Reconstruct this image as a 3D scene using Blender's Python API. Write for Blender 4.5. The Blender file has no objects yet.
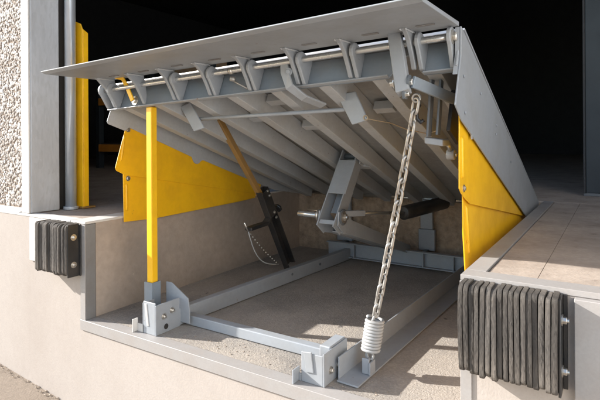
import bpy, bmesh, math, random
from mathutils import Vector, Matrix, noise

random.seed(7)
SC = bpy.context.scene
COL = SC.collection

# ------------------------------------------------------------------ camera
cam_d = bpy.data.cameras.new('camera')
cam_d.sensor_width = 36.0
cam_d.lens = 36.0 * 502.0 / 600.0
cam_d.shift_y = (137.0 - 200.0) / 600.0
cam_d.clip_start = 0.02
cam_d.clip_end = 400
cam = bpy.data.objects.new('camera', cam_d)
COL.objects.link(cam)
_yaw, _roll = -0.566, -0.006
_f = Vector((math.sin(_yaw), math.cos(_yaw), 0)); _r = Vector((math.cos(_yaw), -math.sin(_yaw), 0)); _u = Vector((0, 0, 1))
_r2 = _r * math.cos(_roll) + _u * math.sin(_roll); _u2 = _u * math.cos(_roll) - _r * math.sin(_roll)
_m = Matrix((( _r2.x, _u2.x, -_f.x), (_r2.y, _u2.y, -_f.y), (_r2.z, _u2.z, -_f.z)))
cam.matrix_world = Matrix.Translation((2.437, -1.666, 0.453)) @ _m.to_4x4()
SC.camera = cam

# ------------------------------------------------------------------ daylight
LIGHT = Vector((1.0, 0.36, -0.48))            # direction the sunlight travels
world = bpy.data.worlds.new('World'); SC.world = world; world.use_nodes = True
wn = world.node_tree.nodes; wl = world.node_tree.links
sky = wn.new('ShaderNodeTexSky'); sky.sky_type = 'NISHITA'; sky.sun_disc = False
sky.sun_elevation = math.atan2(-LIGHT.z, math.hypot(LIGHT.x, LIGHT.y))
sky.sun_rotation = math.atan2(-LIGHT.x, -LIGHT.y)
wl.new(sky.outputs[0], wn['Background'].inputs[0])
wn['Background'].inputs[1].default_value = 0.15
sun_d = bpy.data.lights.new('sun', 'SUN'); sun_d.energy = 5.0; sun_d.angle = math.radians(0.5); sun_d.color = (1.0, 0.975, 0.935)
sun = bpy.data.objects.new('sun', sun_d); COL.objects.link(sun)
sun.rotation_euler = LIGHT.to_track_quat('-Z', 'Y').to_euler(); sun.location = (-6, -4, 6)
SC.view_settings.view_transform = 'Standard'; SC.view_settings.look = 'None'
SC.view_settings.gamma = 1.0; SC.view_settings.use_curve_mapping = False
SC.view_settings.exposure = 1.2
SC.cycles.max_bounces = 10; SC.cycles.diffuse_bounces = 6

# ------------------------------------------------------------------ materials
def lin(r, g, b):
    f = lambda c: (c / 255 / 12.92) if c / 255 <= 0.04045 else ((c / 255 + 0.055) / 1.055) ** 2.4
    return (f(r), f(g), f(b))

def mat(name, base, rough=0.5, metal=0.0, dirt=None, dirt_amt=0.35, dscale=6.0, fine=60.0, fine_amt=0.12,
        bump=0.15, bscale=90.0, bdist=0.002, stretch=(1, 1, 1), rvar=0.12, objvar=0.0, speck=None, speck_scale=250.0, speck_amt=0.0, spec=0.5, chips=None, chip_lo=0.66, chip_scale=22.0):
    m = bpy.data.materials.new(name); m.use_nodes = True
    nt = m.node_tree; N = nt.nodes; L = nt.links
    p = N['Principled BSDF']
    p.inputs['Metallic'].default_value = metal
    p.inputs['Specular IOR Level'].default_value = spec
    tc = N.new('ShaderNodeTexCoord'); mp = N.new('ShaderNodeMapping'); mp.inputs['Scale'].default_value = stretch
    L.new(tc.outputs['Object'], mp.inputs[0])
    def nz(scale, det=5.0, ro=0.6):
        n = N.new('ShaderNodeTexNoise'); n.inputs['Scale'].default_value = scale; n.inputs['Detail'].default_value = det
        n.inputs['Roughness'].default_value = ro; L.new(mp.outputs[0], n.inputs['Vector']); return n
    def ramp(src, a, b):
        r = N.new('ShaderNodeMapRange'); r.inputs[1].default_value = a; r.inputs[2].default_value = b
        L.new(src, r.inputs[0]); return r.outputs[0]
    def mixc(fac, a, b, blend='MIX'):
        x = N.new('ShaderNodeMix'); x.data_type = 'RGBA'; x.blend_type = blend
        if isinstance(fac, float): x.inputs[0].default_value = fac
        else: L.new(fac, x.inputs[0])
        for i, v in ((6, a), (7, b)):
            if isinstance(v, tuple): x.inputs[i].default_value = (*v, 1)
            else: L.new(v, x.inputs[i])
        return x.outputs[2]
    def mul(src, k):
        q = N.new('ShaderNodeMath'); q.operation = 'MULTIPLY'; L.new(src, q.inputs[0])
        if isinstance(k, float): q.inputs[1].default_value = k
        else: L.new(k, q.inputs[1])
        return q.outputs[0]
    big = nz(dscale); fin = nz(fine, 3.0)
    col = base
    d = dirt if dirt else tuple(c * 0.55 for c in base)
    col = mixc(mul(ramp(big.outputs[0], 0.42, 0.72), dirt_amt), col, d)
    dark = tuple(c * 0.5 for c in base)
    col = mixc(mul(ramp(fin.outputs[0], 0.35, 0.75), fine_amt), col, dark)
    if speck:
        v = N.new('ShaderNodeTexVoronoi'); v.inputs['Scale'].default_value = speck_scale; L.new(mp.outputs[0], v.inputs['Vector'])
        sep = N.new('ShaderNodeSeparateColor'); L.new(v.outputs['Color'], sep.inputs[0])
        col = mixc(mul(ramp(sep.outputs[0], 0.55, 0.95), speck_amt), col, speck)
    if chips:
        cn = nz(chip_scale, 8.0, 0.7)
        col = mixc(ramp(cn.outputs[0], chip_lo, chip_lo + 0.035), col, chips)
    if objvar:
        oi = N.new('ShaderNodeObjectInfo')
        hs = N.new('ShaderNodeHueSaturation'); mr = N.new('ShaderNodeMapRange')
        mr.inputs[3].default_value = 1 - objvar; mr.inputs[4].default_value = 1 + objvar
        L.new(oi.outputs['Random'], mr.inputs[0]); L.new(mr.outputs[0], hs.inputs['Value']); L.new(col, hs.inputs['Color']); col = hs.outputs[0]
    if isinstance(col, tuple): p.inputs['Base Color'].default_value = (*col, 1)
    else: L.new(col, p.inputs['Base Color'])
    rr = N.new('ShaderNodeMapRange'); rr.inputs[3].default_value = max(0.03, rough - rvar); rr.inputs[4].default_value = min(1, rough + rvar)
    L.new(big.outputs[0], rr.inputs[0]); L.new(rr.outputs[0], p.inputs['Roughness'])
    if bump:
        bn = nz(bscale, 4.0); b = N.new('ShaderNodeBump'); b.inputs['Strength'].default_value = bump; b.inputs['Distance'].default_value = bdist
        L.new(bn.outputs[0], b.inputs['Height']); L.new(b.outputs[0], p.inputs['Normal'])
    return m

M = {}
M['grey'] = mat('grey_painted_steel', (0.305, 0.325, 0.35), 0.42, dirt=(0.255, 0.25, 0.24), dirt_amt=0.5, dscale=5, fine=45, fine_amt=0.14, bump=0.08, bscale=70, chips=(0.19, 0.14, 0.105), chip_lo=0.66)
M['grey_dusty'] = mat('dusty_grey_steel', (0.43, 0.445, 0.46), 0.55, dirt=(0.37, 0.35, 0.325), dirt_amt=0.6, dscale=4, fine=60, fine_amt=0.18, bump=0.10, bscale=80, chips=(0.15, 0.10, 0.07), chip_lo=0.655)
M['deck_under'] = mat('dusty_shaded_deck_plate', (0.33, 0.335, 0.335), 0.6, dirt=(0.22, 0.20, 0.18), dirt_amt=0.7, dscale=4, fine=40, fine_amt=0.3, bump=0.1)  # base darkened for the shade between stringers; blotches are dust
M['grey_dark'] = mat('dark_grey_steel', (0.10, 0.115, 0.13), 0.5, dirt=(0.2, 0.16, 0.12), dirt_amt=0.3, bump=0.08)
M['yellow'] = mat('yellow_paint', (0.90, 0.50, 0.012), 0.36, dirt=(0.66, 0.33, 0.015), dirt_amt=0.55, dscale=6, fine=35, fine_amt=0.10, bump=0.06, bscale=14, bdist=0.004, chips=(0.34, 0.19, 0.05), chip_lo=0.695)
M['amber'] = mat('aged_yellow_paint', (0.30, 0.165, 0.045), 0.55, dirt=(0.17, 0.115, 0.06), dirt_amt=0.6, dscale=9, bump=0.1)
M['white'] = mat('white_painted_steel', (0.60, 0.58, 0.55), 0.5, dirt=(0.50, 0.43, 0.36), dirt_amt=0.45, dscale=4, fine=80, fine_amt=0.12, bump=0.08)
M['edge'] = mat('dock_edge_steel', (0.325, 0.305, 0.29), 0.5, dirt=(0.28, 0.235, 0.20), dirt_amt=0.45, dscale=7, fine=110, fine_amt=0.18, bump=0.10)
M['zinc'] = mat('zinc_steel', (0.62, 0.60, 0.56), 0.3, metal=0.9, dirt=(0.4, 0.34, 0.27), dirt_amt=0.5, bump=0.08)
M['chain'] = mat('chain_steel', (0.44, 0.43, 0.41), 0.40, metal=0.6, dirt=(0.28, 0.23, 0.18), dirt_amt=0.7, dscale=26, fine=80, fine_amt=0.3, bump=0.15)
M['spring'] = mat('spring_paint', (0.36, 0.36, 0.355), 0.4, dirt=(0.29, 0.265, 0.24), dirt_amt=0.5, dscale=14, fine=60, fine_amt=0.2, bump=0.08)
M['black'] = mat('black_paint', (0.018, 0.018, 0.019), 0.4, dirt=(0.10, 0.08, 0.06), dirt_amt=0.35, dscale=8, bump=0.08)
M['rubber'] = mat('laminated_tyre_rubber', (0.082, 0.073, 0.065), 0.93, dirt=(0.165, 0.141, 0.118), dirt_amt=0.8, dscale=20, fine=130, fine_amt=0.55,
                  bump=0.4, bscale=180, bdist=0.004, stretch=(1, 1, 0.22), objvar=0.3, spec=0.2, chips=(0.035, 0.031, 0.028), chip_lo=0.64, chip_scale=70)
M['wall'] = mat('cream_render', (0.415, 0.365, 0.325), 0.9, dirt=(0.345, 0.295, 0.255), dirt_amt=0.6, dscale=1.8, fine=30, fine_amt=0.10, bump=0.3, bscale=120, bdist=0.003,
                speck=(0.33, 0.28, 0.24), speck_scale=190, speck_amt=0.22, stretch=(1, 1, 0.75), spec=0.2, chips=(0.28, 0.23, 0.19), chip_lo=0.685, chip_scale=34)
M['bounce_pale'] = mat('pale_bounce_wall', (0.72, 0.74, 0.76), 0.9, dirt_amt=0.15, fine_amt=0.05, bump=0.2, spec=0.2)  # for the added wall that throws sunlight back
M['pitwall'] = mat('pit_concrete', (0.41, 0.335, 0.275), 0.9, dirt=(0.27, 0.235, 0.205), dirt_amt=0.85, dscale=2.2, fine=26, fine_amt=0.3, bump=0.5, bscale=60, bdist=0.004, spec=0.2, chips=(0.50, 0.42, 0.34), chip_lo=0.66, chip_scale=9)
M['pitback'] = mat('rough_pit_back_concrete', (0.47, 0.35, 0.25), 0.95, dirt=(0.22, 0.165, 0.12), dirt_amt=0.9, dscale=14, fine=40, fine_amt=0.5, bump=1.0, bscale=30, bdist=0.02, spec=0.15)
M['pitfloor'] = mat('pit_floor_concrete', (0.37, 0.325, 0.28), 0.92, dirt=(0.20, 0.185, 0.17), dirt_amt=0.9, dscale=2.6, fine=50, fine_amt=0.3, bump=0.7, bscale=120, bdist=0.006,
                    speck=(0.50, 0.44, 0.36), speck_scale=140, speck_amt=0.3, spec=0.2, chips=(0.11, 0.10, 0.09), chip_lo=0.66, chip_scale=7)
M['slab'] = mat('dock_slab_concrete', (0.42, 0.345, 0.285), 0.8, dirt=(0.27, 0.215, 0.175), dirt_amt=0.9, dscale=5.0, fine=34, fine_amt=0.35, bump=0.35, bscale=90, bdist=0.004,
                speck=(0.3, 0.24, 0.19), speck_scale=160, speck_amt=0.3, spec=0.3, chips=(0.22, 0.17, 0.135), chip_lo=0.62, chip_scale=10)
M['ground'] = mat('yard_concrete', (0.265, 0.213, 0.165), 0.9, dirt=(0.175, 0.135, 0.10), dirt_amt=0.7, dscale=2.2, fine=40, fine_amt=0.3, bump=0.5, bscale=90, bdist=0.004,
                  speck=(0.33, 0.27, 0.21), speck_scale=160, speck_amt=0.4, spec=0.2)
M['jamb'] = mat('grey_jamb_concrete', (0.46, 0.465, 0.475), 0.7, dirt=(0.30, 0.28, 0.26), dirt_amt=0.5, dscale=5, fine=55, fine_amt=0.2, bump=0.25, bscale=70, speck=(0.22, 0.2, 0.18), speck_scale=60, speck_amt=0.15, stretch=(1, 1, 0.3))
M['mortar'] = mat('panel_mortar', (0.26, 0.20, 0.155), 0.95, dirt_amt=0.4, bump=0.5, bscale=120)
M['pebble'] = mat('pebble_mix', (0.50, 0.44, 0.385), 0.75, dirt=(0.24, 0.185, 0.145), dirt_amt=1.0, dscale=42, fine=30, fine_amt=0.5, bump=0.2, bscale=160, speck=(0.70, 0.67, 0.63), speck_scale=36, speck_amt=0.9)
M['pipe'] = mat('galvanised_pipe', (0.66, 0.71, 0.77), 0.2, metal=0.55, dirt=(0.33, 0.33, 0.34), dirt_amt=0.5, dscale=10, bump=0.05, stretch=(1, 1, 0.25))
M['inside'] = mat('darkened_interior', (0.035, 0.036, 0.038), 0.8, dirt_amt=0.3, bump=0.05)  # near-black base paints in the darkness of the unlit warehouse
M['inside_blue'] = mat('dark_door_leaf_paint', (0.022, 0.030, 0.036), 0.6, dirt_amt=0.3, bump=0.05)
M['rack_orange'] = mat('rack_beam_paint', (0.62, 0.24, 0.03), 0.5, bump=0.05)
M['carton'] = mat('cardboard', (0.32, 0.22, 0.13), 0.85, bump=0.1)
M['cable'] = mat('cable_steel', (0.42, 0.33, 0.22), 0.5, metal=0.4, bump=0.05)
M['brass'] = mat('bare_pin_steel', (0.66, 0.66, 0.65), 0.28, metal=0.8, bump=0.05)
M['corner'] = mat('dark_corner_steel', (0.20, 0.195, 0.19), 0.5, dirt=(0.15, 0.12, 0.10), dirt_amt=0.5, bump=0.1)  # darker than the front leg, shade of the corner's side leg painted in
M['blue_grey'] = mat('blue_grey_steel', (0.20, 0.235, 0.27), 0.45, dirt=(0.24, 0.21, 0.18), dirt_amt=0.35, bump=0.08)
M['grit'] = mat('sandy_grit', (0.36, 0.295, 0.235), 0.9, dirt=(0.22, 0.17, 0.13), dirt_amt=0.9, dscale=40, bump=0.2)
M['seal'] = mat('dark_joint_filler', (0.03, 0.026, 0.022), 0.9, bump=0.2)

# ------------------------------------------------------------------ geometry helpers
def bm_of(verts, faces):
    bm = bmesh.new(); vs = [bm.verts.new(v) for v in verts]; bm.verts.ensure_lookup_table()
    for f in faces:
        try: bm.faces.new([vs[i] for i in f])
        except ValueError: pass
    return bm

def bevel(bm, off, seg=1, ang=0.6):
    if off <= 0: return bm
    bm.normal_update()
    es = [e for e in bm.edges if len(e.link_faces) == 2 and e.calc_face_angle(0) > ang]
    if es: bmesh.ops.bevel(bm, geom=es, offset=off, segments=seg, affect='EDGES', clamp_overlap=True, profile=0.5)
    return bm

def box(x0, x1, y0, y1, z0, z1, bv=0.0, seg=1):
    v = [(x, y, z) for z in (z0, z1) for y in (y0, y1) for x in (x0, x1)]
    f = [(0, 2, 3, 1), (4, 5, 7, 6), (0, 1, 5, 4), (2, 6, 7, 3), (0, 4, 6, 2), (1, 3, 7, 5)]
    return bevel(bm_of(v, f), bv, seg)

def prism(poly, lo, hi, axis='x', bv=0.0, seg=1):
    n = len(poly)
    def P(a, b, c):
        return {'x': (c, a, b), 'y': (a, c, b), 'z': (a, b, c)}[axis]
    v = [P(a, b, lo) for a, b in poly] + [P(a, b, hi) for a, b in poly]
    f = [tuple(range(n))[::-1], tuple(range(n, 2 * n))] + [(i, (i + 1) % n, n + (i + 1) % n, n + i) for i in range(n)]
    bm = bm_of(v, f); bmesh.ops.recalc_face_normals(bm, faces=bm.faces)
    return bevel(bm, bv, seg)

def tube(path, r, n=10, closed=False, cap=True):
    P = [Vector(p) for p in path]; m = len(P); rs = r if isinstance(r, (list, tuple)) else [r] * m
    vs, fs = [], []; prev = None
    for i, p in enumerate(P):
        if closed: t = P[(i + 1) % m] - P[i - 1]
        else: t = P[min(i + 1, m - 1)] - P[max(i - 1, 0)]
        t.normalize()
        if prev is None:
            a = Vector((0, 0, 1)) if abs(t.z) < 0.9 else Vector((1, 0, 0))
            prev = a.cross(t).normalized()
        nn = (prev - t * prev.dot(t)).normalized(); b = t.cross(nn); prev = nn
        for k in range(n):
            a = 2 * math.pi * k / n
            vs.append(p + (nn * math.cos(a) + b * math.sin(a)) * rs[i])
    for i in range(m if closed else m - 1):
        j = (i + 1) % m
        for k in range(n):
            q = (k + 1) % n
            fs.append((i * n + k, i * n + q, j * n + q, j * n + k))
    if not closed and cap:
        fs.append(tuple(range(n))[::-1]); fs.append(tuple((m - 1) * n + k for k in range(n)))
    bm = bm_of(vs, fs); bmesh.ops.recalc_face_normals(bm, faces=bm.faces)
    return bm

def ribbon(path, wdir, width, thick, bv=0.001):
    """flat bar that follows a path; width along wdir"""
    P = [Vector(p) for p in path]; W = Vector(wdir).normalized(); m = len(P); vs, fs = [], []
    for i, p in enumerate(P):
        t = (P[min(i + 1, m - 1)] - P[max(i - 1, 0)]).normalized()
        w = (W - t * W.dot(t)).normalized(); nn = t.cross(w)
        for a, b in ((-1, -1), (1, -1), (1, 1), (-1, 1)):
            vs.append(p + w * a * width / 2 + nn * b * thick / 2)
    for i in range(m - 1):
        for k in range(4):
            q = (k + 1) % 4; fs.append((i * 4 + k, i * 4 + q, i * 4 + 4 + q, i * 4 + 4 + k))
    fs.append((3, 2, 1, 0)); fs.append(tuple((m - 1) * 4 + k for k in range(4)))
    bm = bm_of(vs, fs); bmesh.ops.recalc_face_normals(bm, faces=bm.faces)
    return bevel(bm, bv)

def cyl(p0, p1, r0, r1=None, n=16, bv=0.0):
    bm = tube([p0, p1], [r0, r0 if r1 is None else r1], n)
    return bevel(bm, bv, 1, 0.9)

def merge(*bms):
    out = bmesh.new()
    for b in bms:
        me = bpy.data.meshes.new('tmp'); b.to_mesh(me); b.free(); out.from_mesh(me); bpy.data.meshes.remove(me)
    return out

def xform(bm, fn):
    for v in bm.verts: v.co = Vector(fn(v.co))
    return bm

def thing(name, loc, label, cat, group=None):
    o = bpy.data.objects.new(name, None); COL.objects.link(o); o.location = loc
    o.empty_display_size = 0.1
    o['label'] = label; o['category'] = cat
    if group: o['group'] = group
    o['_org'] = tuple(loc)
    ORG[o.name] = Vector(loc)
    return o
ORG = {}

def part(name, bm, m, parent=None, smooth=False, label=None, origin=None):
    """one mesh object; vertices are given in world space"""
    org = Vector((0, 0, 0))
    if parent is not None: org = ORG[parent.name]
    loc = Vector(origin) if origin is not None else org
    for v in bm.verts: v.co -= loc
    me = bpy.data.meshes.new(name); bm.to_mesh(me); bm.free()
    me.materials.append(M[m])
    if smooth:
        for p in me.polygons: p.use_smooth = True
    o = bpy.data.objects.new(name, me); COL.objects.link(o)
    if parent is not None: o.parent = parent
    o.location = loc - org
    ORG[o.name] = loc
    if label: o['label'] = label
    return o

def single(name, bm, m, label=None, cat=None, kind=None, group=None, smooth=False, origin=None):
    o = part(name, bm, m, None, smooth, label, origin)
    if cat: o['category'] = cat
    if kind: o['kind'] = kind
    if group: o['group'] = group
    return o

def bolt(p, axis, r, h, parent, name='bolt', m='zinc', washer=True, stud=False):
    p = Vector(p); a = Vector(axis).normalized()
    bms = [cyl(p + a * 0.002, p + a * (0.002 + h), r, n=6, bv=r * 0.12)]
    if washer: bms.append(cyl(p - a * 0.002, p + a * 0.0025, r * 1.55, n=18))
    if stud: bms.append(cyl(p, p + a * (h * 1.7), r * 0.5, n=10))
    return part(name, merge(*bms), m, parent)

# ------------------------------------------------------------------ the deck's own frame: u across, v from the rear hinge forward, w off the plate
T0, T1, HY, HZ = math.radians(20.8), math.radians(23.4), 2.12, -0.01
def dk(c):
    u, v, w = c
    t = T0 + (T1 - T0) * (u - 0.05) / 1.91
    return (u, HY - v * math.cos(t) + w * math.sin(t), HZ + v * math.sin(t) + w * math.cos(t))
W, D, LP = 2.0, 0.53, 2.15           # pit width, depth, length

# ================================================================== SETTING
gz = lambda x: -1.00 - 0.075 * (x + 0.56)
gb = bmesh.new()
xs = [-40, -12, -6, -3, -1.5, 0, 1.5, 3, 6, 12, 40]; ys = [-60, -25, -12, -6, -3, -1.2, -0.4, 0.05]
vv = [[gb.verts.new((x, y, gz(max(-8, min(8, x))) + 0.01 * noise.noise((x * .7, y * .7, 0)))) for x in xs] for y in ys]
for j in range(len(ys) - 1):
    for i in range(len(xs) - 1): gb.faces.new((vv[j][i], vv[j][i + 1], vv[j + 1][i + 1], vv[j + 1][i]))
single('ground', gb, 'ground', kind='structure')

gv = []
_r = random.Random(11)
for i in range(200):
    x = _r.uniform(-2.2, 1.2); rad = _r.choice((.0025, .003, .004, .006)); b_ = bmesh.new()
    bmesh.ops.create_icosphere(b_, subdivisions=1, radius=rad, matrix=Matrix.Translation((x, -abs(_r.gauss(0, .018)) - .004, gz(x) + rad * .3 + .004)) @ Matrix.Diagonal((_r.uniform(.8, 1.6), 1, .7, 1)))
    gv.append(b_)
single('grit_along_wall', merge(*gv), 'grit', 'pale grit and crumbs lying along the foot of the cream wall', 'grit', 'stuff')
# dock floor: slabs round the pit
JX = 2.216
fl = merge(box(2.0665, JX - .0008, 0.077, LP + 0.02, -0.30, -0.003, .0006), box(JX + .0008, 9.0, 0.077, LP + 0.02, -0.30, -0.003, .0006),
           box(-9.0, -0.135, 0.078, LP + 0.02, -0.30, -0.003, .004), box(-9.0, 9.0, LP + 0.025, 12, -0.30, -0.003, .004))
single('dock_floor', fl, 'slab', kind='structure')
single('pit_floor', box(-0.05, W + 0.05, 0.062, LP + 0.05, -0.75, -D, 0), 'pitfloor', kind='structure')

gv = []
for i in range(200):
    x = _r.uniform(.58, 1.95); y = .075 + abs(_r.gauss(0, .07)); rad = _r.choice((.001, .0014, .002, .0036)); b_ = bmesh.new()
    bmesh.ops.create_icosphere(b_, subdivisions=1, radius=rad, matrix=Matrix.Translation((x, y, -D + rad * .4)) @ Matrix.Diagonal((_r.uniform(.8, 1.6), 1, .7, 1)))
    gv.append(b_)
single('loose_gravel', merge(*gv), 'grit', 'loose pale gravel scattered on the pit floor behind the sill', 'gravel', 'stuff')
# the dock itself: front face, pit walls, steel edging
dock = thing('loading_dock', (1.0, 0.0, -1.1), 'cream rendered concrete dock wall with the open leveler pit cut into it', 'dock')
part('front_wall', box(-9, -0.012, 0.0, 0.30, -1.9, -0.012), 'wall', dock)
part('front_wall', box(W + 0.012, 9, 0.0, 0.30, -1.9, -0.012), 'wall', dock)
part('front_wall', box(-0.012, W + 0.012, 0.0, 0.30, -1.9, -D - 0.06), 'wall', dock)
part('pit_side_wall', box(-0.25, 0.0, 0.064, LP, -0.70, -0.012), 'pitwall', dock, label='stained bare concrete wall of the pit')
part('pit_side_wall', box(W, W + 0.25, 0.064, LP, -0.70, -0.012), 'pitwall', dock)
part('pit_back_wall', box(-0.2, W + 0.2, LP, LP + 0.02, -0.70, -0.012), 'pitback', dock, label='rough brown concrete at the back of the pit')
# edging: angles at the top of the pit, front edges and the sill
part('edge_angle', box(-0.128, 0.002, -0.003, LP, -0.014, 0.0, .003), 'white', dock, label='pale steel edge along the pit, sunlight put into its colour')  # bright white stands in for sunlight along this edge
part('edge_angle', box(-9, -0.131, -0.003, 0.074, -0.014, 0.0, .003), 'white', dock)
part('edge_angle', box(W - 0.002, W + 0.062, 0.0737, LP + .01, -0.016, 0.002, .001), 'edge', dock)
part('edge_angle', box(W - 0.002, 9, -0.004, 0.0732, -0.016, 0.002, .001), 'edge', dock)
part('corner_angle', box(-0.002, 0.004, 0.0, 0.060, -D, -0.016, .001), 'corner', dock)
part('corner_angle', box(-0.038, 0.004, -0.006, -0.0005, -D, -0.016, .001), 'edge', dock)
part('corner_angle', box(W - 0.004, W + 0.032, -0.006, -0.0005, -D, -0.018, .001), 'edge', dock)
part('corner_angle', box(W - 0.004, W + 0.002, 0.0, 0.060, -D, -0.018, .001), 'grey', dock)
part('sill', box(-0.038, W + 0.032, -0.008, 0.060, -D - 0.055, -D - 0.0005, .0012), 'edge', dock, label='flat steel capped sill across the pit front')
part('bumper_plate', box(-0.528, -0.04, -0.010, -0.0006, -0.27, -0.016, .002), 'white', dock, label='white painted steel plate behind the bumper')
part('bumper_plate', box(2.326, 2.95, -0.030, -0.0006, -0.95, -0.018, .002), 'edge', dock, label='steel plate beside the bumper, shade put into its colour')  # darker tone paints in the bumper's shade on the plate

# ------------------------------------------------------------------ building front: pebble panel, jamb, pipe, guard
panel = thing('pebble_wall', (-1.6, 0.06, 0.0), 'pebble-dash wall panel left of the grey door jamb', 'wall')
part('panel', box(-9, -0.66, 0.045, 0.30, 0.004, 4.2), 'mortar', panel)
part('ledge', prism([(-0.002, 0.001), (0.10, 0.001), (0.10, 0.03), (0.035, 0.022)], -9, -0.662, 'x'), 'white', panel)
pb = bmesh.new()
ico = bmesh.new(); bmesh.ops.create_icosphere(ico, subdivisions=1, radius=1.0)
iv = [v.co.copy() for v in ico.verts]; ifc = [[v.index for v in f.verts] for f in ico.faces]; ico.free()
rnd = random.Random(3)
pv, pf = [], []
def add_pebble(x, z, r):
    b = len(pv); R = Matrix.Rotation(rnd.uniform(0, 6.28), 3, 'Y')
    sx, sy, sz = r * rnd.uniform(.8, 1.35), r * rnd.uniform(.28, .48), r * rnd.uniform(.65, 1.0)
    for v in iv:
        q = R @ Vector((v.x * sx, v.y * sy, v.z * sz)); k = 1 + rnd.uniform(-.16, .16)
        pv.append((x + q.x * k, 0.043 + q.y * k, z + q.z * k))
    pf.extend([[b + i for i in f] for f in ifc])
xx = -1.75
while xx < -0.668:
    zz = 0.04
    while zz < 1.55:
        add_pebble(xx + rnd.uniform(-.010, .010), zz + rnd.uniform(-.010, .010), rnd.choice((.0075, .009, .0115, .014)))
        zz += 0.0172
    xx += 0.0172
peb = part('pebbles', bm_of(pv, pf), 'pebble', panel); peb['kind'] = 'stuff'

jamb = thing('door_jamb', (-0.60, 0.11, 0.0), 'grey concrete door jamb column at the left of the opening', 'jamb')
part('column', box(-0.648, -0.560, 0.022, 0.205, 0.001, 4.2, .006, 2), 'jamb', jamb)
part('sunlit_front', box(-0.646, -0.566, 0.010, 0.0215, 0.002, 4.2, .002), 'white', jamb, label='white front strip, sunlit face put into its colour')  # whiter than the column to paint in its sunlit front face
part('back_stop', box(-0.66, -0.60, 0.207, 0.30, 0.001, 4.2, .003), 'seal', jamb)
single('wall_return_right', merge(box(4.20, 4.39, 0.12, 0.36, 0.003, 4.2, .006, 2), box(4.202, 4.388, 0.105, 0.1195, 0.004, 4.2, .002)), 'jamb', kind='structure')

pipe = thing('steel_pipe', (-0.53, 0.262, 0.0), 'shiny galvanised vertical pipe between jamb and yellow guard', 'pipe')
part('pipe_body', cyl((-0.53, 0.262, 0.0), (-0.53, 0.262, 4.2), 0.034, n=24), 'pipe', pipe, True)
part('foot_collar', cyl((-0.53, 0.262, 0.0), (-0.53, 0.262, 0.02), 0.046, n=24, bv=.003), 'pipe', pipe)

guard = thing('track_guard', (-0.47, 0.32, 0.0), 'tall yellow steel guard angle behind the pipe with a sloped top', 'guard')
part('front_leg', prism([(-0.555, 0), (-0.487, 0), (-0.487, 1.160), (-0.505, 1.195), (-0.555, 1.215)], 0.318, 0.326, 'y', .0015), 'yellow', guard)
part('side_leg', prism([(0.3265, 0), (0.362, 0), (0.362, 1.14), (0.3265, 1.160)], -0.495, -0.487, 'x', .0015), 'yellow', guard)
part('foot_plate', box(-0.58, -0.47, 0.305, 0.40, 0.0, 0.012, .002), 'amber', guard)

single('bounce_wall', merge(box(4.9, 12, -6.0, -0.01, -2.0, 4.4), box(4.8, 12.1, -6.1, 0.0, 4.4, 4.6)), 'bounce_pale', kind='structure')  # added wall out of view, bounces sunlight onto the right-facing sides
# dim warehouse behind the opening
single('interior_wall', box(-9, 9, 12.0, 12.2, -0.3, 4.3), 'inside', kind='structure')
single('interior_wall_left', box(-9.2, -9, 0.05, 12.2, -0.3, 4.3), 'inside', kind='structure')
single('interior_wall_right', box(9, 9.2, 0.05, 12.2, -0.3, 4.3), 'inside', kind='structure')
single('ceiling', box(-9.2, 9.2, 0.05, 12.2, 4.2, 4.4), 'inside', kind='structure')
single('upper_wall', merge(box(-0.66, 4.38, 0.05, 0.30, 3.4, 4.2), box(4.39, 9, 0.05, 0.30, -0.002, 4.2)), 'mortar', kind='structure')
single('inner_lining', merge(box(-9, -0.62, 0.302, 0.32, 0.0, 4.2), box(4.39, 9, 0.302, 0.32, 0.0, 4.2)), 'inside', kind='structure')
dl = thing('open_door_leaf', (2.75, 2.62, 0.0), 'dark blue-grey door leaf standing open in the dim interior at right', 'door')
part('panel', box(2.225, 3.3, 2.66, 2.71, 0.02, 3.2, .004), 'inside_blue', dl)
part('edge_strip', box(2.21, 2.225, 2.65, 2.72, 0.02, 3.2, .002), 'inside', dl)
part('floor_track', box(2.21, 3.3, 2.665, 2.705, -0.003, 0.02, .002), 'grey_dark', dl)

def rack(x0, x1, y, label):
    t = thing('pallet_rack', ((x0 + x1) / 2, y, -0.003), label, 'rack')
    for x in (x0, x1):
        for yy in (y, y + 1.0):
            part('upright', box(x - .045, x + .045, yy - .04, yy + .04, -0.003, 1.6, .004), 'inside_blue', t)
    for z in (0.25, 0.95):
        for yy in (y - .06, y + 1.02): part('beam', box(x0 + .045, x1 - .045, yy, yy + .04, z, z + .11, .004), 'rack_orange', t)
        part('shelf', box(x0 + .05, x1 - .05, y - .01, y + 1.0, z + .112, z + .13), 'inside', t)
    return t
rack(-4.3, -2.0, 3.2, 'dim pallet rack with orange beams behind the yellow track guard')
for i, (x, z, w_, h_) in enumerate(((-2.6, 1.081, .6, .5), (-3.5, .381, .7, .55), (-2.5, .381, .5, .4))):
    c = thing('carton', (x, 3.6, z), ['brown cardboard carton on the middle rack shelf', 'large brown carton low on the rack at left',
                                    'small brown carton low on the rack at right'][i], 'carton', 'cartons on the rack')
    part('carton_box', box(x - w_ / 2, x + w_ / 2, 3.35, 3.85, z, z + h_, .006), 'carton', c)
    part('tape', box(x - .03, x + .03, 3.348, 3.852, z + h_, z + h_ + .002), 'amber', c)

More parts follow.
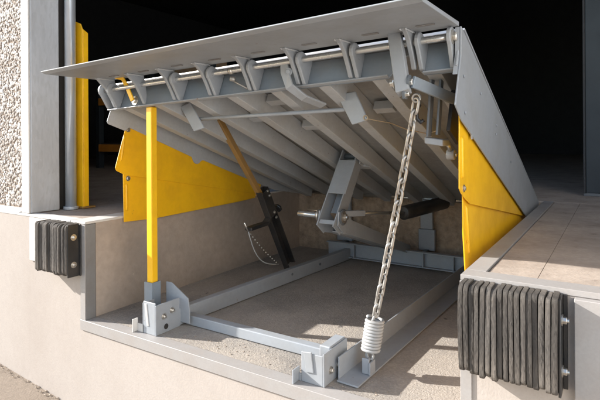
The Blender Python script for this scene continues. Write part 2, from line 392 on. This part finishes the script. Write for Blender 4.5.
# ================================================================== DOCK LEVELER
lev = thing('dock_leveler', (1.0, 1.1, -D), 'raised grey dock leveler ramp with lip, yellow side guards and pit frame', 'dock leveler')
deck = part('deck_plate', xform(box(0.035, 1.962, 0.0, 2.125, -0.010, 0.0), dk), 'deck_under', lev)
part('deck_edge_glint', xform(box(0.05, 1.95, 2.1255, 2.136, -0.012, 0.002, .001), dk), 'zinc', lev, label='bright strip on the deck front edge for the light slits at the lip')  # bright metal stands in for light slits between deck and lip
part('rear_hinge', cyl((0.04, HY + .005, -0.03), (1.96, HY + .005, -0.03), 0.016, n=14), 'zinc', lev, True)
BEAMS = [0.17, 0.41, 0.655, 0.90, 1.15, 1.395, 1.64, 1.86]
for ub in BEAMS:
    prof = [(ub + .022, -.0105), (ub + .022, -.125), (ub - .034, -.125), (ub - .034, -.117), (ub + .014, -.117), (ub + .014, -.0105)]
    b = xform(prism(prof, 0, 1, 'y'), lambda c: (c.x, 0.05 + c.y * 2.02, c.z if c.y > .5 else (-.0105 + (c.z + .0105) * .55)))
    bevel(b, .002); part('stringer', xform(b, dk), 'grey_dusty', lev)
for (u0, v0) in ((0.93, 1.80), (0.95, 1.47), (1.44, 1.62), (0.69, 1.62)):
    part('stiffener', xform(box(u0, u0 + .10, v0, v0 + .05, -.055, -.0108, .002), dk), 'grey_dusty', lev)
part('cross_member', xform(box(0.93, 1.135, 0.93, 0.98, -.10, -.0108, .002), dk), 'grey_dusty', lev)

# header with notch, and the hinge lugs that stand on it
hp = [(0.045, -.012), (0.045, -.128), (1.690, -.136), (1.712, -.105), (1.712, -.05), (1.800, -.05), (1.800, -.11), (1.828, -.140), (1.955, -.142), (1.955, -.012)]
hdr = part('header', xform(prism(hp, 2.072, 2.082, 'y', .0015), dk), 'blue_grey', lev)
part('lower_flange', xform(box(0.045, 1.69, 2.0825, 2.10, -.136, -.130, .001), dk), 'grey', hdr)
part('lower_flange', xform(box(1.828, 1.955, 2.0825, 2.10, -.142, -.136, .001), dk), 'grey', hdr)
ROD_V, ROD_W = 2.16, -.047
def hlug(r=.030, bot=-.130, back=2.083):
    pts = [(back, bot), (back, -.014), (ROD_V - .02, -.012 + .0)]
    for k in range(9):
        a = math.radians(100 - k * 22); pts.append((ROD_V + r * math.cos(a), ROD_W + r * math.sin(a)))
    pts += [(2.105, bot)]
    return pts
ST = [0.345, 0.565, 0.800, 1.035, 1.290, 1.535, 1.795]
for u0 in [0.045, 0.115] + [s + .020 for s in ST[1:]]:
    part('header_lug', xform(prism(hlug(.036), u0, u0 + .016, 'x', .003), dk), 'grey', hdr)
part('end_lug', xform(prism(hlug(.036, -.138), 1.930, 1.944, 'x', .0015), dk), 'grey', hdr)
part('hinge_rod', xform(tube([(0.06 + i * .1, ROD_V, ROD_W) for i in range(20)], 0.0115, 12), dk), 'brass', lev, True)
bolt(dk((1.945, ROD_V, ROD_W)), (1, 0, 0), .017, .012, lev, 'rod_nut')
for p, q in (((1.955, 2.05, -.03), (1.963, 2.13, -.14)),):
    part('corner_angle', xform(box(1.956, 1.964, 2.055, 2.137, -.15, -.004, .002), dk), 'grey', lev)

# lip: a level plate beyond the hinge
def lz(x): return 0.768 + 0.0385 * (x - .05)
def lipmap(c):                         # c.x across, c.y 0 at the hinge .. 1 at the nose, c.z above the underside
    yb = 0.100 + 0.034 * (c.x - .05) / 1.91
    return (c.x, yb + (-0.278 - yb) * c.y, lz(c.x) + c.z)
lp = prism([(0.0, 0.0), (0.93, 0.0), (1.0, 0.008), (1.0, 0.013), (0.0, 0.016)], 0.06, 1.962, 'x')
lip = part('lip', bevel(xform(lp, lipmap), .0012), 'grey', lev, label='flat grey lip plate with thin nose edge')
for s in ST + [0.115]:
    ry, rz = dk((s, ROD_V, ROD_W))[1:]
    zt = lz(s) - 0.0005
    pts = [(ry - .098, zt), (ry + .014, zt), (ry + .026, rz + .005), (ry + .034, rz - .05), (ry + .026, rz - .098), (ry + .016, rz - .094), (ry - .004, rz - .055), (ry - .040, rz + .002), (ry - .070, rz + .028)]
    lg = part('lip_lug', prism(pts, s - .009, s + .009, 'x', .0025), 'grey', lip)
    for sd in (-1, 1):
        wp = [(s + sd * .0105, ry - .094 + k * .0104, zt - .002 - (.0012 if k % 2 else 0)) for k in range(11)]
        part('weld_bead', tube(wp, [.0042 if k % 2 else .0034 for k in range(11)], 6), 'grey_dusty', lip, True)
for u0 in (0.24, 0.46, 0.69, 0.92, 1.16, 1.41, 1.67, 1.875):
    part('weld_tab', xform(box(u0 - .032, u0 + .032, 0.235, 0.275, -.004, -.0004, .001), lipmap), 'corner', lip)

# lip lifting arm with its link, and the chain bracket below
ay, az = dk((1.745, 2.18, 0))[1:]
arm_top = Vector((1.735, ay - .012, lz(1.735) - .001)); arm_bot = Vector(dk((1.800, 2.175, -.262)))
armb = ribbon([arm_top, arm_bot], (1, 0, -.1), .048, .040, .002)
arm = part('lip_arm', armb, 'grey', lev)
pv_ = arm_top.lerp(arm_bot, .83)
bolt(pv_ + Vector((.026, 0, 0)), (1, 0, 0), .013, .012, arm, 'pivot_bolt')
part('pivot_washer', cyl(pv_ + Vector((.0245, 0, 0)), pv_ + Vector((.030, 0, 0)), .026, n=20), 'grey_dark', arm)
bolt(pv_ + Vector((-.026, 0, 0)), (-1, 0, 0), .015, .016, arm, 'pivot_bolt')
lk0 = pv_ + Vector((.040, .0, 0)); lk1 = Vector(dk((1.90, 1.925, -.170)))
part('arm_link', ribbon([lk0, lk1], (0, -.35, 1), .042, .012, .002), 'blue_grey', lev)
ct = Vector((1.79, 0.168, 0.603))
part('chain_bracket', merge(prism([(arm_bot.y - .016, arm_bot.z + .01), (arm_bot.y + .03, arm_bot.z + .01), (arm_bot.y + .022, ct.z - .018), (arm_bot.y - .004, ct.z - .018)], 1.796, 1.806, 'x', .001)), 'grey_dark', lev)
bolt((1.807, arm_bot.y + .008, ct.z), (1, 0, 0), .010, .010, lev, 'chain_bolt')
# catch mechanism beside the right stringer
mq = lambda u, v, w: Vector(dk((u, v, w)))
part('catch_plate', ribbon([(1.838, .215, .668), (1.832, .215, .56), (1.826, .218, .50), (1.822, .222, .452)], (0, 1, 0), .040, .009), 'grey_dark', lev)
part('catch_plate', ribbon([(1.868, .235, .668), (1.862, .235, .575), (1.858, .238, .53), (1.853, .236, .458)], (0, 1, 0), .032, .009), 'grey_dark', lev)
part('catch_foot', bevel(xform(box(1.800, 1.872, .235, .330, .425, .450), lambda c: (c.x, c.y, c.z + (c.x - 1.80) * -.15)), .003), 'grey', lev)
part('catch_hook', tube([(1.800, .185, .575), (1.787, .186, .55), (1.788, .188, .52), (1.803, .19, .505), (1.812, .192, .515)], .008, 8), 'black', lev, True)
part('catch_pin', cyl((1.862, .315, .436), (1.862, .366, .396), .008, n=10), 'brass', lev, True)
rl = part('catch_roller', cyl((1.846, .380, .378), (1.878, .380, .378), .021, n=18, bv=.002), 'grey', lev, True)
part('roller_pin', cyl((1.8785, .380, .378), (1.886, .380, .378), .008, n=10), 'zinc', rl, True)
part('catch_bracket', xform(box(1.884, 1.90, 1.78, 1.92, -.30, -.126, .002), dk), 'black', lev)
# latch cross rod with its two flag plates, the dog-leg latch arm, the pull cable
cr0, cr1 = Vector((.545, .302, .552)), Vector((1.43, .334, .575))
part('latch_rod', cyl(cr0, cr1, .0095, n=12), 'grey', lev, True)
for yy, quad in ((.292, [(.425, .622), (.500, .642), (.602, .503), (.525, .486)]), (.325, [(1.370, .642), (1.462, .652), (1.524, .525), (1.446, .505)])):
    fp = part('latch_flag', prism(quad, yy - .005, yy + .005, 'y', .003), 'grey', lev)
    mx = (quad[0][0] + quad[1][0]) / 2; mz = quad[0][1]
    part('hanger_pin', cyl((mx, yy + .0055, mz - .005), (mx - .01, yy + .02, mz + .035), .006, n=8), 'grey_dusty', fp, True)
la = part('latch_arm', ribbon([mq(1.235, 2.165, -.035), mq(1.240, 2.150, -.085), mq(1.268, 2.130, -.150), mq(1.305, 2.06, -.172), mq(1.345, 1.96, -.165)], (1, 0, .25), .040, .010, .002), 'grey', lev)
bolt(mq(1.262, 2.152, -.09), (0.2, -1, 0), .011, .008, la, 'latch_bolt', 'grey')
part('pull_cable', tube([Vector((1.518, .322, .53)), mq(1.56, 1.72, -.155), mq(1.62, 1.66, -.165), mq(1.70, 1.60, -.165), mq(1.745, 1.60, -.15), mq(1.76, 1.66, -.135)], .0028, 6), 'cable', lev, True)
part('cable_eye', tube([Vector((1.514, .318, .535)) + Vector((math.cos(a) * .010, 0, math.sin(a) * .010)) for a in [k * math.pi / 5 for k in range(10)]], .003, 6, closed=True), 'cable', lev, True)
# small keeper pin on the header, and the yellow lip lever at the left end
kp = part('keeper_pin', tube([mq(.935, 2.12, -.075), mq(.965, 2.115, -.090), mq(1.015, 2.10, -.115)], .0045, 8), 'chain', lev, True)
part('keeper_head', cyl(mq(.925, 2.135, -.07), mq(.945, 2.12, -.07), .012, n=10, bv=.002), 'chain', kp, True)
part('rod_collar', xform(cyl((.935, ROD_V, ROD_W), (.955, ROD_V, ROD_W), .016, n=14), dk), 'zinc', kp, True)
yl = part('lip_lever', ribbon([mq(.175, 2.205, .003), mq(.215, 2.185, -.004), mq(.235, 2.155, -.045), mq(.270, 2.125, -.110)], (1, 0, .3), .026, .008, .0015), 'yellow', lev)
bolt(mq(.272, 2.110, -.105), (0, -1, .2), .016, .012, yl, 'lever_bolt')

# ------------------------------------------------------------------ side guards (toe guards): grey skirt + two yellow leaves each side
def guard_plate(name, poly, x0, x1, m, label=None):
    return part(name, prism(poly, x0, x1, 'x', .0012), m, lev, label=label)
gR = guard_plate('skirt', [(.128, .840), (.125, .740), (.092, .660), (.050, .560), (.135, .506), (.268, .457), (.271, .440), (.280, .440), (.283, .451),
                           (1.523, -.012), (1.62, -.045), (2.10, -.05), (2.12, -.012)], 1.966, 1.972, 'grey', 'light grey outer skirt of the deck')
part('top_flange', xform(box(1.9625, 1.9735, 0.02, 2.13, -.004, .004, .001), dk), 'grey', gR)
part('front_flange', prism([(.128, .838), (.122, .740), (.092, .668), (.110, .668), (.140, .740), (.146, .838)], 1.950, 1.9655, 'x'), 'grey', gR)
for (y, z) in ((.15, .665), (.165, .535), (.70, .50), (.69, .46), (1.05, .32), (.40, .62)):
    bolt((1.972, y, z), (1, 0, 0), .006, .004, gR, 'rivet', 'grey', washer=False)
yU = guard_plate('guard_leaf', [(.30, .60), (.155, .56), (.150, .403), (.147, .265), (.175, .245), (.229, .220), (.302, .193), (1.625, -.035), (1.85, -.04), (1.2, .24)], 1.953, 1.9575, 'yellow', 'upper yellow leaf')
yLo = guard_plate('guard_leaf', [(.235, .30), (.240, .10), (.266, -.04), (.285, -.11), (1.75, -.12), (1.80, -.03), (1.0, .12)], 1.941, 1.9455, 'yellow', 'lower yellow leaf')
def bead(x, p, q, parent, s=1, r=.007):
    return part('bead', tube([(x, p[0] + (q[0] - p[0]) * t, p[1] + (q[1] - p[1]) * t) for t in (0, .06, .5, .94, 1)], [r * .25, r, r, r, r * .25], 10), 'yellow', parent, True)
bead(1.9575, (.178, .45), (.180, .30), yU); bead(1.9455, (.275, .19), (.315, .00), yLo)
bolt((1.9575, .20, .262), (1, 0, 0), .009, .006, yU, 'leaf_bolt', 'zinc'); bolt((1.9455, .285, .05), (1, 0, 0), .007, .004, yLo, 'leaf_bolt', 'yellow', washer=False)

tab = [(.81 + .042 * math.cos(a), .318 + .042 * math.sin(a)) for a in [math.radians(x) for x in (200, 225, 250, 275, 300, 325)]]
gL = guard_plate('skirt', [(.10, .735), (.142, .633), (.108, .545), (.116, .532), (.231, .494), (.255, .515), (.762, .325)] + tab + [(.866, .300), (1.266, .164), (1.70, .02), (2.10, -.05), (2.12, -.012)],
                 .040, .045, 'grey_dusty', 'grey inner face of the left skirt')
part('top_flange', xform(box(.0285, .0345, 0.02, 2.12, -.004, .004, .001), dk), 'grey', gL)
yU2 = guard_plate('guard_leaf', [(.247, .532), (.168, .285), (.176, .268), (.236, .240), (1.50, .005), (1.54, .085), (.40, .56)], .030, .0345, 'yellow', 'upper yellow leaf')
yL2 = guard_plate('guard_leaf', [(.238, .30), (.228, .285), (.233, -.032), (.464, -.043), (1.264, -.030), (1.47, -.022), (1.50, .05), (.9, .25)], .020, .0245, 'yellow', 'lower yellow leaf')
bead(.0345, (.232, .47), (.205, .32), yU2); bead(.0245, (.250, .19), (.252, .03), yL2)
bolt((.0345, .256, .502), (1, 0, 0), .010, .006, yU2, 'leaf_bolt', 'zinc'); bolt((.0245, .262, .218), (1, 0, 0), .010, .006, yL2, 'leaf_bolt', 'zinc')

# ------------------------------------------------------------------ frame on the pit floor
FZ = -D
railL = part('frame_rail', ribbon([(.475, .20, FZ + .0475), (.600, 1.93, FZ + .0475)], (0, 0, 1), .085, .045, .003), 'grey', lev)
bolt((.560, 1.17, FZ + .055), (1, -.08, 0), .010, .008, railL, 'rail_bolt', 'grey_dark'); bolt((.588, 1.50, FZ + .055), (1, -.08, 0), .010, .008, railL, 'rail_bolt', 'grey_dark')
part('frame_rail', merge(ribbon([(1.480, .12, FZ + .050), (1.540, 1.93, FZ + .050)], (0, 0, 1), .092, .007, .001),
                         ribbon([(1.529, .10, FZ + .0075), (1.590, 1.93, FZ + .0075)], (1, 0, 0), .095, .007, .001)), 'grey', lev)
part('front_bar', box(.512, 1.40, .236, .284, FZ + .004, FZ + .054, .004, 2), 'grey', lev)
part('rear_channel', merge(box(.42, 1.66, 1.935, 1.943, FZ + .02, FZ + .135, .001), box(.42, 1.66, 1.90, 1.9345, FZ + .127, FZ + .135, .001), box(.42, 1.66, 1.90, 1.9345, FZ + .02, FZ + .028, .001)), 'grey', lev)
for x in (.66, .95, 1.22, 1.44): part('channel_rib', box(x, x + .008, 1.902, 1.934, FZ + .0285, FZ + .1265, .001), 'grey', lev)
for x0, x1 in ((.42, .56), (1.13, 1.255)):
    hb = part('hinge_bracket', merge(box(x0, x1, 2.085, 2.125, -.42, -.26, .003), box(x0 + .01, x1 - .02, 2.10, 2.13, -.2595, -.03, .003)), 'grey', lev)
part('rear_tie', box(.50, .53, 1.944, 2.10, FZ + .06, FZ + .12, .002), 'grey_dark', lev); part('rear_tie', box(1.18, 1.21, 1.944, 2.084, FZ + .06, FZ + .12, .002), 'grey_dark', lev)

def foot(x, mirror, h_sock, parent):
    """front foot bracket: slotted front plate, side plate with bolts, hook tab"""
    s = -1 if mirror else 1
    f = part('foot_bracket', merge(box(x - .085, x + .022, .052, .060, FZ, FZ + .150, .002), box(x + .0225, x + .030, .050, .215, FZ, FZ + .150, .002),
                                   box(x - .085, x - .055, .030, .0515, FZ, FZ + .045, .002)), 'grey', parent)
    return f
fl_ = part('foot_bracket', merge(box(.405, .492, .046, .054, FZ, FZ + .160, .002), box(.4925, .500, .044, .205, FZ, FZ + .150, .002), box(.40, .4045, .046, .12, FZ, FZ + .15, .001)), 'grey', lev)
part('slot_rib', ribbon([(.425, .0455, FZ + .15), (.440, .0455, FZ + .04)], (1, 0, 0), .016, .006, .002), 'white', fl_)
part('hook_tab', merge(box(.352, .358, .020, .052, FZ, FZ + .065, .001), box(.358, .4045, .046, .052, FZ, FZ + .04, .001)), 'white', fl_)
for y, z in ((.095, .085), (.150, .100)): bolt((.500, y, FZ + z), (1, 0, 0), .010, .012, fl_, 'foot_bolt', stud=True)
part('oval_slot', cyl((.4995, .11, FZ + .03), (.5015, .11, FZ + .03), .014, n=14), 'black', fl_)
part('gusset', prism([(.39, FZ + .02), (.39, FZ + .215), (.43, FZ + .215), (.55, FZ + .15), (.56, FZ + .10), (.56, FZ + .02)], .212, .220, 'y', .0015), 'grey', lev)
part('post_socket', merge(box(.320, .380, .125, .131, FZ + .004, FZ + .225, .001), box(.320, .326, .1315, .185, FZ + .004, FZ + .225, .001), box(.374, .380, .1315, .185, FZ + .004, FZ + .225, .001), box(.326, .374, .179, .185, FZ + .004, FZ + .225, .001)), 'blue_grey', lev)
part('base_plate', box(.33, .49, .07, .225, FZ, FZ + .0035), 'grey', lev)

fr = part('foot_bracket', merge(box(1.352, 1.452, .040, .048, FZ, FZ + .120, .002), box(1.4525, 1.460, .038, .235, FZ, FZ + .130, .002)), 'grey', lev)
part('slot_rib', ribbon([(1.385, .0375, FZ + .125), (1.395, .0375, FZ + .045)], (1, 0, 0), .036, .006, .002), 'grey', fr)
part('hook_tab', merge(box(1.334, 1.340, .000, .050, FZ, FZ + .055, .001), box(1.340, 1.352, .040, .046, FZ, FZ + .03, .001)), 'grey', fr)
part('tube_end', box(1.402, 1.452, .10, .2355, FZ + .075, FZ + .135, .004), 'grey', fr)
for y in (.09, .15): bolt((1.460, y, FZ + .05), (1, 0, 0), .010, .010, fr, 'foot_bolt', stud=True)

# spring anchor, spring, chain
part('spring_anchor', merge(box(1.542, 1.574, .205, .213, FZ + .012, FZ + .075, .002), box(1.5745, 1.582, .200, .250, FZ + .012, FZ + .062, .001)), 'grey', lev)
s0 = Vector((1.564, .243, -.432)); s1 = Vector((1.577, .262, -.305))
ax = (s1 - s0).normalized(); e1 = ax.cross(Vector((0, 1, 0))).normalized(); e2 = ax.cross(e1)
turns = 10; pts = []
for i in range(turns * 18 + 1):
    a = 2 * math.pi * i / 18; t = i / (turns * 18)
    pts.append(s0.lerp(s1, t) + (e1 * math.cos(a) + e2 * math.sin(a)) * .0345)
spr = part('tension_spring', tube(pts, .0068, 8), 'spring', lev, True)
def ring(c, r, n1, n2, wire): return tube([c + n1 * math.cos(a) * r + n2 * math.sin(a) * r for a in [k * math.pi / 7 for k in range(14)]], wire, 8, closed=True)
part('spring_hook', merge(ring(s0 - ax * .022, .016, ax, e1, .0055), tube([s0 + e1 * .02, s0 - ax * .02 + e1 * .012, s0 - ax * .04 + e1 * .004, s0 - ax * .05 - e1 * .006], .0055, 8)), 'spring', spr, True)
part('spring_hook', tube([s1 + e2 * .03 - ax * .01, s1 + e2 * .012 + ax * .012, s1 + ax * .022, s1 - e2 * .012 + ax * .012], .0055, 8), 'spring', spr, True)
part('anchor_eye', ring(s0 - ax * .047, .013, ax, e2, 0.005), 'spring', spr, True)
ctop = ct + Vector((.003, 0, -.014)); cbot = s1 + ax * .012
chain = part('chain', ring(ctop + Vector((0, 0, .008)), .015, Vector((0, 0, 1)), Vector((1, 0, 0)), .005), 'chain', lev, True)
pit = .0455; wr = .0060
n_l = int(round((ctop - cbot).length / pit))
ca = (cbot - ctop).normalized(); cb = ca.cross(Vector((0, 1, 0))).normalized(); cc = ca.cross(cb)
hl, rr = .0172, .0132
st = []
for k in range(7): a = math.pi * k / 6; st.append((hl + rr * math.sin(a), rr * math.cos(a)))
for k in range(7): a = math.pi + math.pi * k / 6; st.append((-hl + rr * math.sin(a), rr * math.cos(a)))
lm = tube([Vector((b, 0, a)) for a, b in st], wr, 7, closed=True)
link_me = bpy.data.meshes.new('link'); lm.to_mesh(link_me); lm.free(); link_me.materials.append(M['chain'])
for p in link_me.polygons: p.use_smooth = True
for i in range(n_l):
    c = ctop.lerp(cbot, (i + .5) / n_l)
    sag = .012 * math.sin(math.pi * (i + .5) / n_l); c = c + Vector((.4, -.2, 0)) * sag
    o = bpy.data.objects.new('link', link_me); COL.objects.link(o); o.parent = chain
    base = Matrix((cb, cc, ca)).transposed()
    o.matrix_local = Matrix.Translation(c - ORG[chain.name]) @ base.to_4x4() @ Matrix.Rotation(math.radians(25 + 90 * (i % 2) + random.uniform(-9, 9)), 4, 'Z')

# ------------------------------------------------------------------ lift arm: upper box arm, lower arm, knee pin, push rod and spring drum
K = Vector((1.03, .905, -.01)); U = Vector((1.03, 1.165, .330)); B = Vector((1.03, 2.00, -.415))
ud = (U - K).normalized()
def arm_poly(p, q, wa, wb, over=.04):
    d = (q - p).normalized(); nrm = Vector((0, -d.z, d.y))
    a = p - d * over; b = q + d * .02
    return [(x.y, x.z) for x in (a - nrm * wa, a + nrm * wa, b + nrm * wb, b - nrm * wb)]
ua = part('upper_lift_arm', merge(prism(arm_poly(K, U, .052, .046, .09), 1.074, 1.082, 'x', .002), prism(arm_poly(K, U, .052, .046, .09), .968, .976, 'x', .002)), 'grey', lev)
nrm = Vector((0, -ud.z, ud.y))                    # towards the front and up
fm = nrm * .044
part('arm_cover', ribbon([K.lerp(U, .30) + fm, K.lerp(U, .86) + fm], (1, 0, 0), .118, .008, .002), 'grey', ua)
part('arm_back', ribbon([K.lerp(U, .10) - fm, K.lerp(U, .95) - fm], (1, 0, 0), .098, .006, .002), 'grey', ua)
part('end_strap', ribbon([K - ud * .075 + fm, K - ud * .05 + fm], (1, 0, 0), .098, .006, .001), 'grey', ua)
part('top_pin', cyl(U + Vector((-.075, 0, 0)), U + Vector((.075, 0, 0)), .016, n=14), 'grey_dark', ua, True)
for ux in (.955, 1.085): part('deck_clevis', xform(box(ux, ux + .011, .93, 1.03, -.10, -.0108, .002), dk), 'grey_dusty', lev)
lo = [(K.y - .058, K.z - .040), (K.y - .045, K.z + .035), (K.y + .04, K.z + .035), (K.y + .12, K.z - .035), (B.y, B.z + .040), (B.y + .02, B.z - .030), (K.y + .10, K.z - .120), (K.y + .01, K.z - .100)]
la2 = part('lower_lift_arm', merge(prism(lo, 1.084, 1.093, 'x', .002), prism(lo, .957, .966, 'x', .002)), 'grey', lev)
part('arm_web', ribbon([(1.025, K.y + .10, K.z - .11), (1.025, B.y - .10, B.z + .02)], (1, 0, 0), .115, .007, .001), 'grey_dusty', la2)
part('knee_washer', cyl((1.0935, K.y, K.z), (1.101, K.y, K.z), .046, n=26, bv=.002), 'grey_dark', la2, True)
bolt((1.101, K.y, K.z), (1, 0, 0), .022, .014, la2, 'knee_nut', stud=True)
part('knee_pin', merge(cyl((.80, K.y - .02, K.z + .002), (.955, K.y - .02, K.z + .002), .0165, n=16, bv=.004)), 'brass', lev, True)
part('pin_collar', tube([Vector((.945, K.y - .02, K.z + .002)) + Vector((0, math.cos(a) * .028, math.sin(a) * .028)) for a in [k * math.pi / 8 for k in range(16)]], .008, 8, closed=True), 'zinc', lev, True)
part('stay_rod', cyl((.80, K.y + .09, K.z + .012), (.957, K.y + .09, K.z + .006), .0055, n=8), 'zinc', lev, True)
pr0 = Vector((1.10, K.y + .04, K.z + .018)); pr1 = Vector((1.255, 1.44, -.043)); pr2 = Vector((1.365, 1.97, -.030)); pr3 = Vector((1.400, 2.149, -.026))
part('push_rod', cyl(pr0, pr1, .0095, n=12), 'zinc', lev, True)
part('rod_clevis', ribbon([pr0 - Vector((.01, .03, 0)), pr0.lerp(pr1, .28)], (0, 0, 1), .034, .022, .002), 'grey', lev)
dr = part('spring_drum', cyl(pr1, pr2, .046, n=28, bv=.003), 'black', lev, True)
part('drum_stub', cyl(pr2, pr3, .018, n=12), 'grey_dark', dr, True)
part('drum_rim', tube([pr1 + Vector((-.93 * math.cos(a) * .043, .34 * math.cos(a) * .043, math.sin(a) * .043)) for a in [k * math.pi / 12 for k in range(24)]], .004, 6, closed=True), 'black', dr, True)

# ------------------------------------------------------------------ maintenance strut: amber bar in a black channel, with chain and lanyard
q0 = Vector((.430, .590, .565)); q1 = Vector((.445, 1.02, .02)); q2 = Vector((.470, 1.255, -.445))
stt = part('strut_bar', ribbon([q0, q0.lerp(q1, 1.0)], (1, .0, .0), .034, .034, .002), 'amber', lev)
cd = (q2 - q1).normalized(); ctp = q1 - cd * .10
chn = part('strut_channel', merge(ribbon([ctp, q2], (0, 1, .45), .078, .006, .001), ), 'black', lev)
off = Vector((.022, 0, 0)); cw = Vector((0, 1, .45)).normalized(); cw = (cw - cd * cw.dot(cd)).normalized()
part('channel_side', ribbon([ctp + cw * .039 + off, q2 + cw * .039 + off], (1, 0, 0), .046, .006, .001), 'black', chn)
part('channel_side', ribbon([ctp - cw * .039 + off, q2 - cw * .039 + off], (1, 0, 0), .046, .006, .001), 'black', chn)
part('channel_face', ribbon([ctp + cd * .01 + off * 2, ctp + cd * .20 + off * 2], cw, .078, .005, .001), 'black', chn)
tg = ctp + cd * .20
part('chain_tab', ribbon([tg - cw * .03 + off, tg - cw * .08 + off + cd * .01, Vector((.475, .812, -.122))], (1, 0, 0), .05, .022, .002), 'black', chn)
part('clamp_knob', merge(cyl(tg + cw * .04 + off, tg + cw * .085 + off, .014, n=12), cyl(tg + cw * .075 + off, tg + cw * .095 + off, .030, n=7, bv=.004)), 'black', chn)
for k in (-.02, .02): bolt(tg + cw * .01 + off * 2.2 + cd * k, (1, 0, 0), .007, .006, chn, 'channel_bolt')
for k in (0, .035): bolt(ctp + cd * (.02 + k) + cw * .02 + off * 2.2, (1, 0, 0), .006, .005, chn, 'channel_bolt')
ta = Vector((.475, .812, -.135)); tb = Vector((.49, 1.115, -.405))
lan = [ta.lerp(tb, t) + Vector((0, -.045, -.060)) * math.sin(math.pi * t) for t in [i / 10 for i in range(11)]]
part('lanyard', tube(lan, .0042, 7), 'spring', chn, True)
part('lanyard_hook', tube([ta + Vector((0, -.04, .06)), ta + Vector((0, -.015, .02)), ta], .0055, 7), 'zinc', chn, True)
bc = bmesh.new()
lbm = []
for i in range(15):
    p = ta.lerp(tb, i / 14.0) + Vector((0, .0, -.012)) * math.sin(math.pi * i / 14)
    s = bmesh.new(); bmesh.ops.create_icosphere(s, subdivisions=1, radius=.0058, matrix=Matrix.Translation(p)); lbm.append(s)
part('ball_chain', merge(*lbm), 'zinc', chn, True)

# ------------------------------------------------------------------ yellow prop post standing in the socket
prop = thing('prop_post', (.350, .155, FZ + .01), 'bright yellow square prop post holding up the left of the raised deck', 'post')
part('post_tube', box(.3305, .3695, .1355, .1745, FZ + .006, .615, .003, 2), 'yellow', prop)
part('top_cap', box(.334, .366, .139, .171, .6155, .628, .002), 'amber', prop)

# ================================================================== BUMPERS
def lam_mesh(i, th, hgt, dep):
    r = random.Random(100 + i)
    dd = dep + r.uniform(-.006, .006); ht = hgt + r.uniform(-.006, .004); tp = r.uniform(-.004, .002); rad = r.uniform(.014, .028)
    prof = [(0.0, tp), (-dd * .35, tp), ]
    for k in range(6):
        a = math.radians(90 * k / 5); prof.append((-dd + rad - rad * math.sin(a), tp - rad + rad * math.cos(a)))
    n = 40
    for k in range(1, n): prof.append((-dd, tp - rad - (ht - 2 * rad) * k / n))
    for k in range(6):
        a = math.radians(90 * k / 5); prof.append((-dd + rad - rad * math.cos(a), tp - ht + rad - rad * math.sin(a)))
    prof += [(-dd * .35, tp - ht), (0.0, tp - ht)]
    lay = [(-.5, .0022), (-.44, .0002), (-.12, 0), (.12, -.0003), (.44, .0002), (.5, .0024)]
    vs, fs = [], []; m = len(prof)
    for fx, ins in lay:
        for (y, z) in prof:
            wv = noise.noise((z * 4.5, i * .35, 0)) * .0040 + noise.noise((z * 30, i * 3.1, 5)) * .0004
            ys_ = noise.noise((z * 9, i * 5.7 + fx, 2)) * .0016 + noise.noise((z * 80, i * 5.7 + fx * 5, 2)) * .0011
            k = 1 if y < -.03 else 0
            vs.append((fx * th + wv * k, y + (ins + ys_) * k, z + (ins * .4 if z > -hgt / 2 else -ins * .4) * -1))
    for a in range(len(lay) - 1):
        for b in range(m - 1): fs.append((a * m + b, a * m + b + 1, (a + 1) * m + b + 1, (a + 1) * m + b))
    fs.append(tuple(range(m))[::-1]); fs.append(tuple((len(lay) - 1) * m + b for b in range(m)))
    bm = bm_of(vs, fs); bmesh.ops.recalc_face_normals(bm, faces=bm.faces)
    me = bpy.data.meshes.new('lamination'); bm.to_mesh(me); bm.free(); me.materials.append(M['rubber'])
    return me
NL = 17; BW = .278; TH = BW / NL
lams = [lam_mesh(i, TH * random.Random(i + 40).uniform(.78, .94), .275, .083) for i in range(NL)]
def bumper(x0, label, order, yb, ends=lambda a, b: ((-1, a), (1, b))):
    t = thing('dock_bumper', (x0 + BW / 2, yb, -.285), label, 'bumper', 'laminated bumpers beside the pit')
    for i in range(NL):
        o = bpy.data.objects.new('lamination', lams[order[i]]); COL.objects.link(o); o.parent = t
        o.location = Vector((x0 + TH * (i + .5), yb, -.008)) - ORG[t.name]
    xe = x0 + BW
    for s, xa in ends(x0, xe):
        pa = (xa - .008, xa - .001) if s < 0 else (xa + .001, xa + .008)
        ea = part('end_angle', merge(box(pa[0], pa[1], yb - .072, yb - .0005, -.290, -.012, .0015),
                                    box(xa + (.0085 if s > 0 else -.020), xa + (.020 if s > 0 else -.0085), yb - .007, yb - .0005, -.290, -.012, .001)), 'black', t)
        for z in (-.078, -.225):
            bolt((pa[1] if s > 0 else pa[0], yb - .038, z), (s, 0, 0), .011, .011, ea, 'rod_nut', stud=True)
    return t
bumper(2.010, 'large brown laminated rubber bumper in the right foreground, with bolts at its right end', list(range(NL)), -.0065, lambda a, b: ((1, b),))
bumper(-.318, 'small looking laminated rubber bumper left of the pit, mounted on the white plate', list(range(NL))[::-1], -.0105)
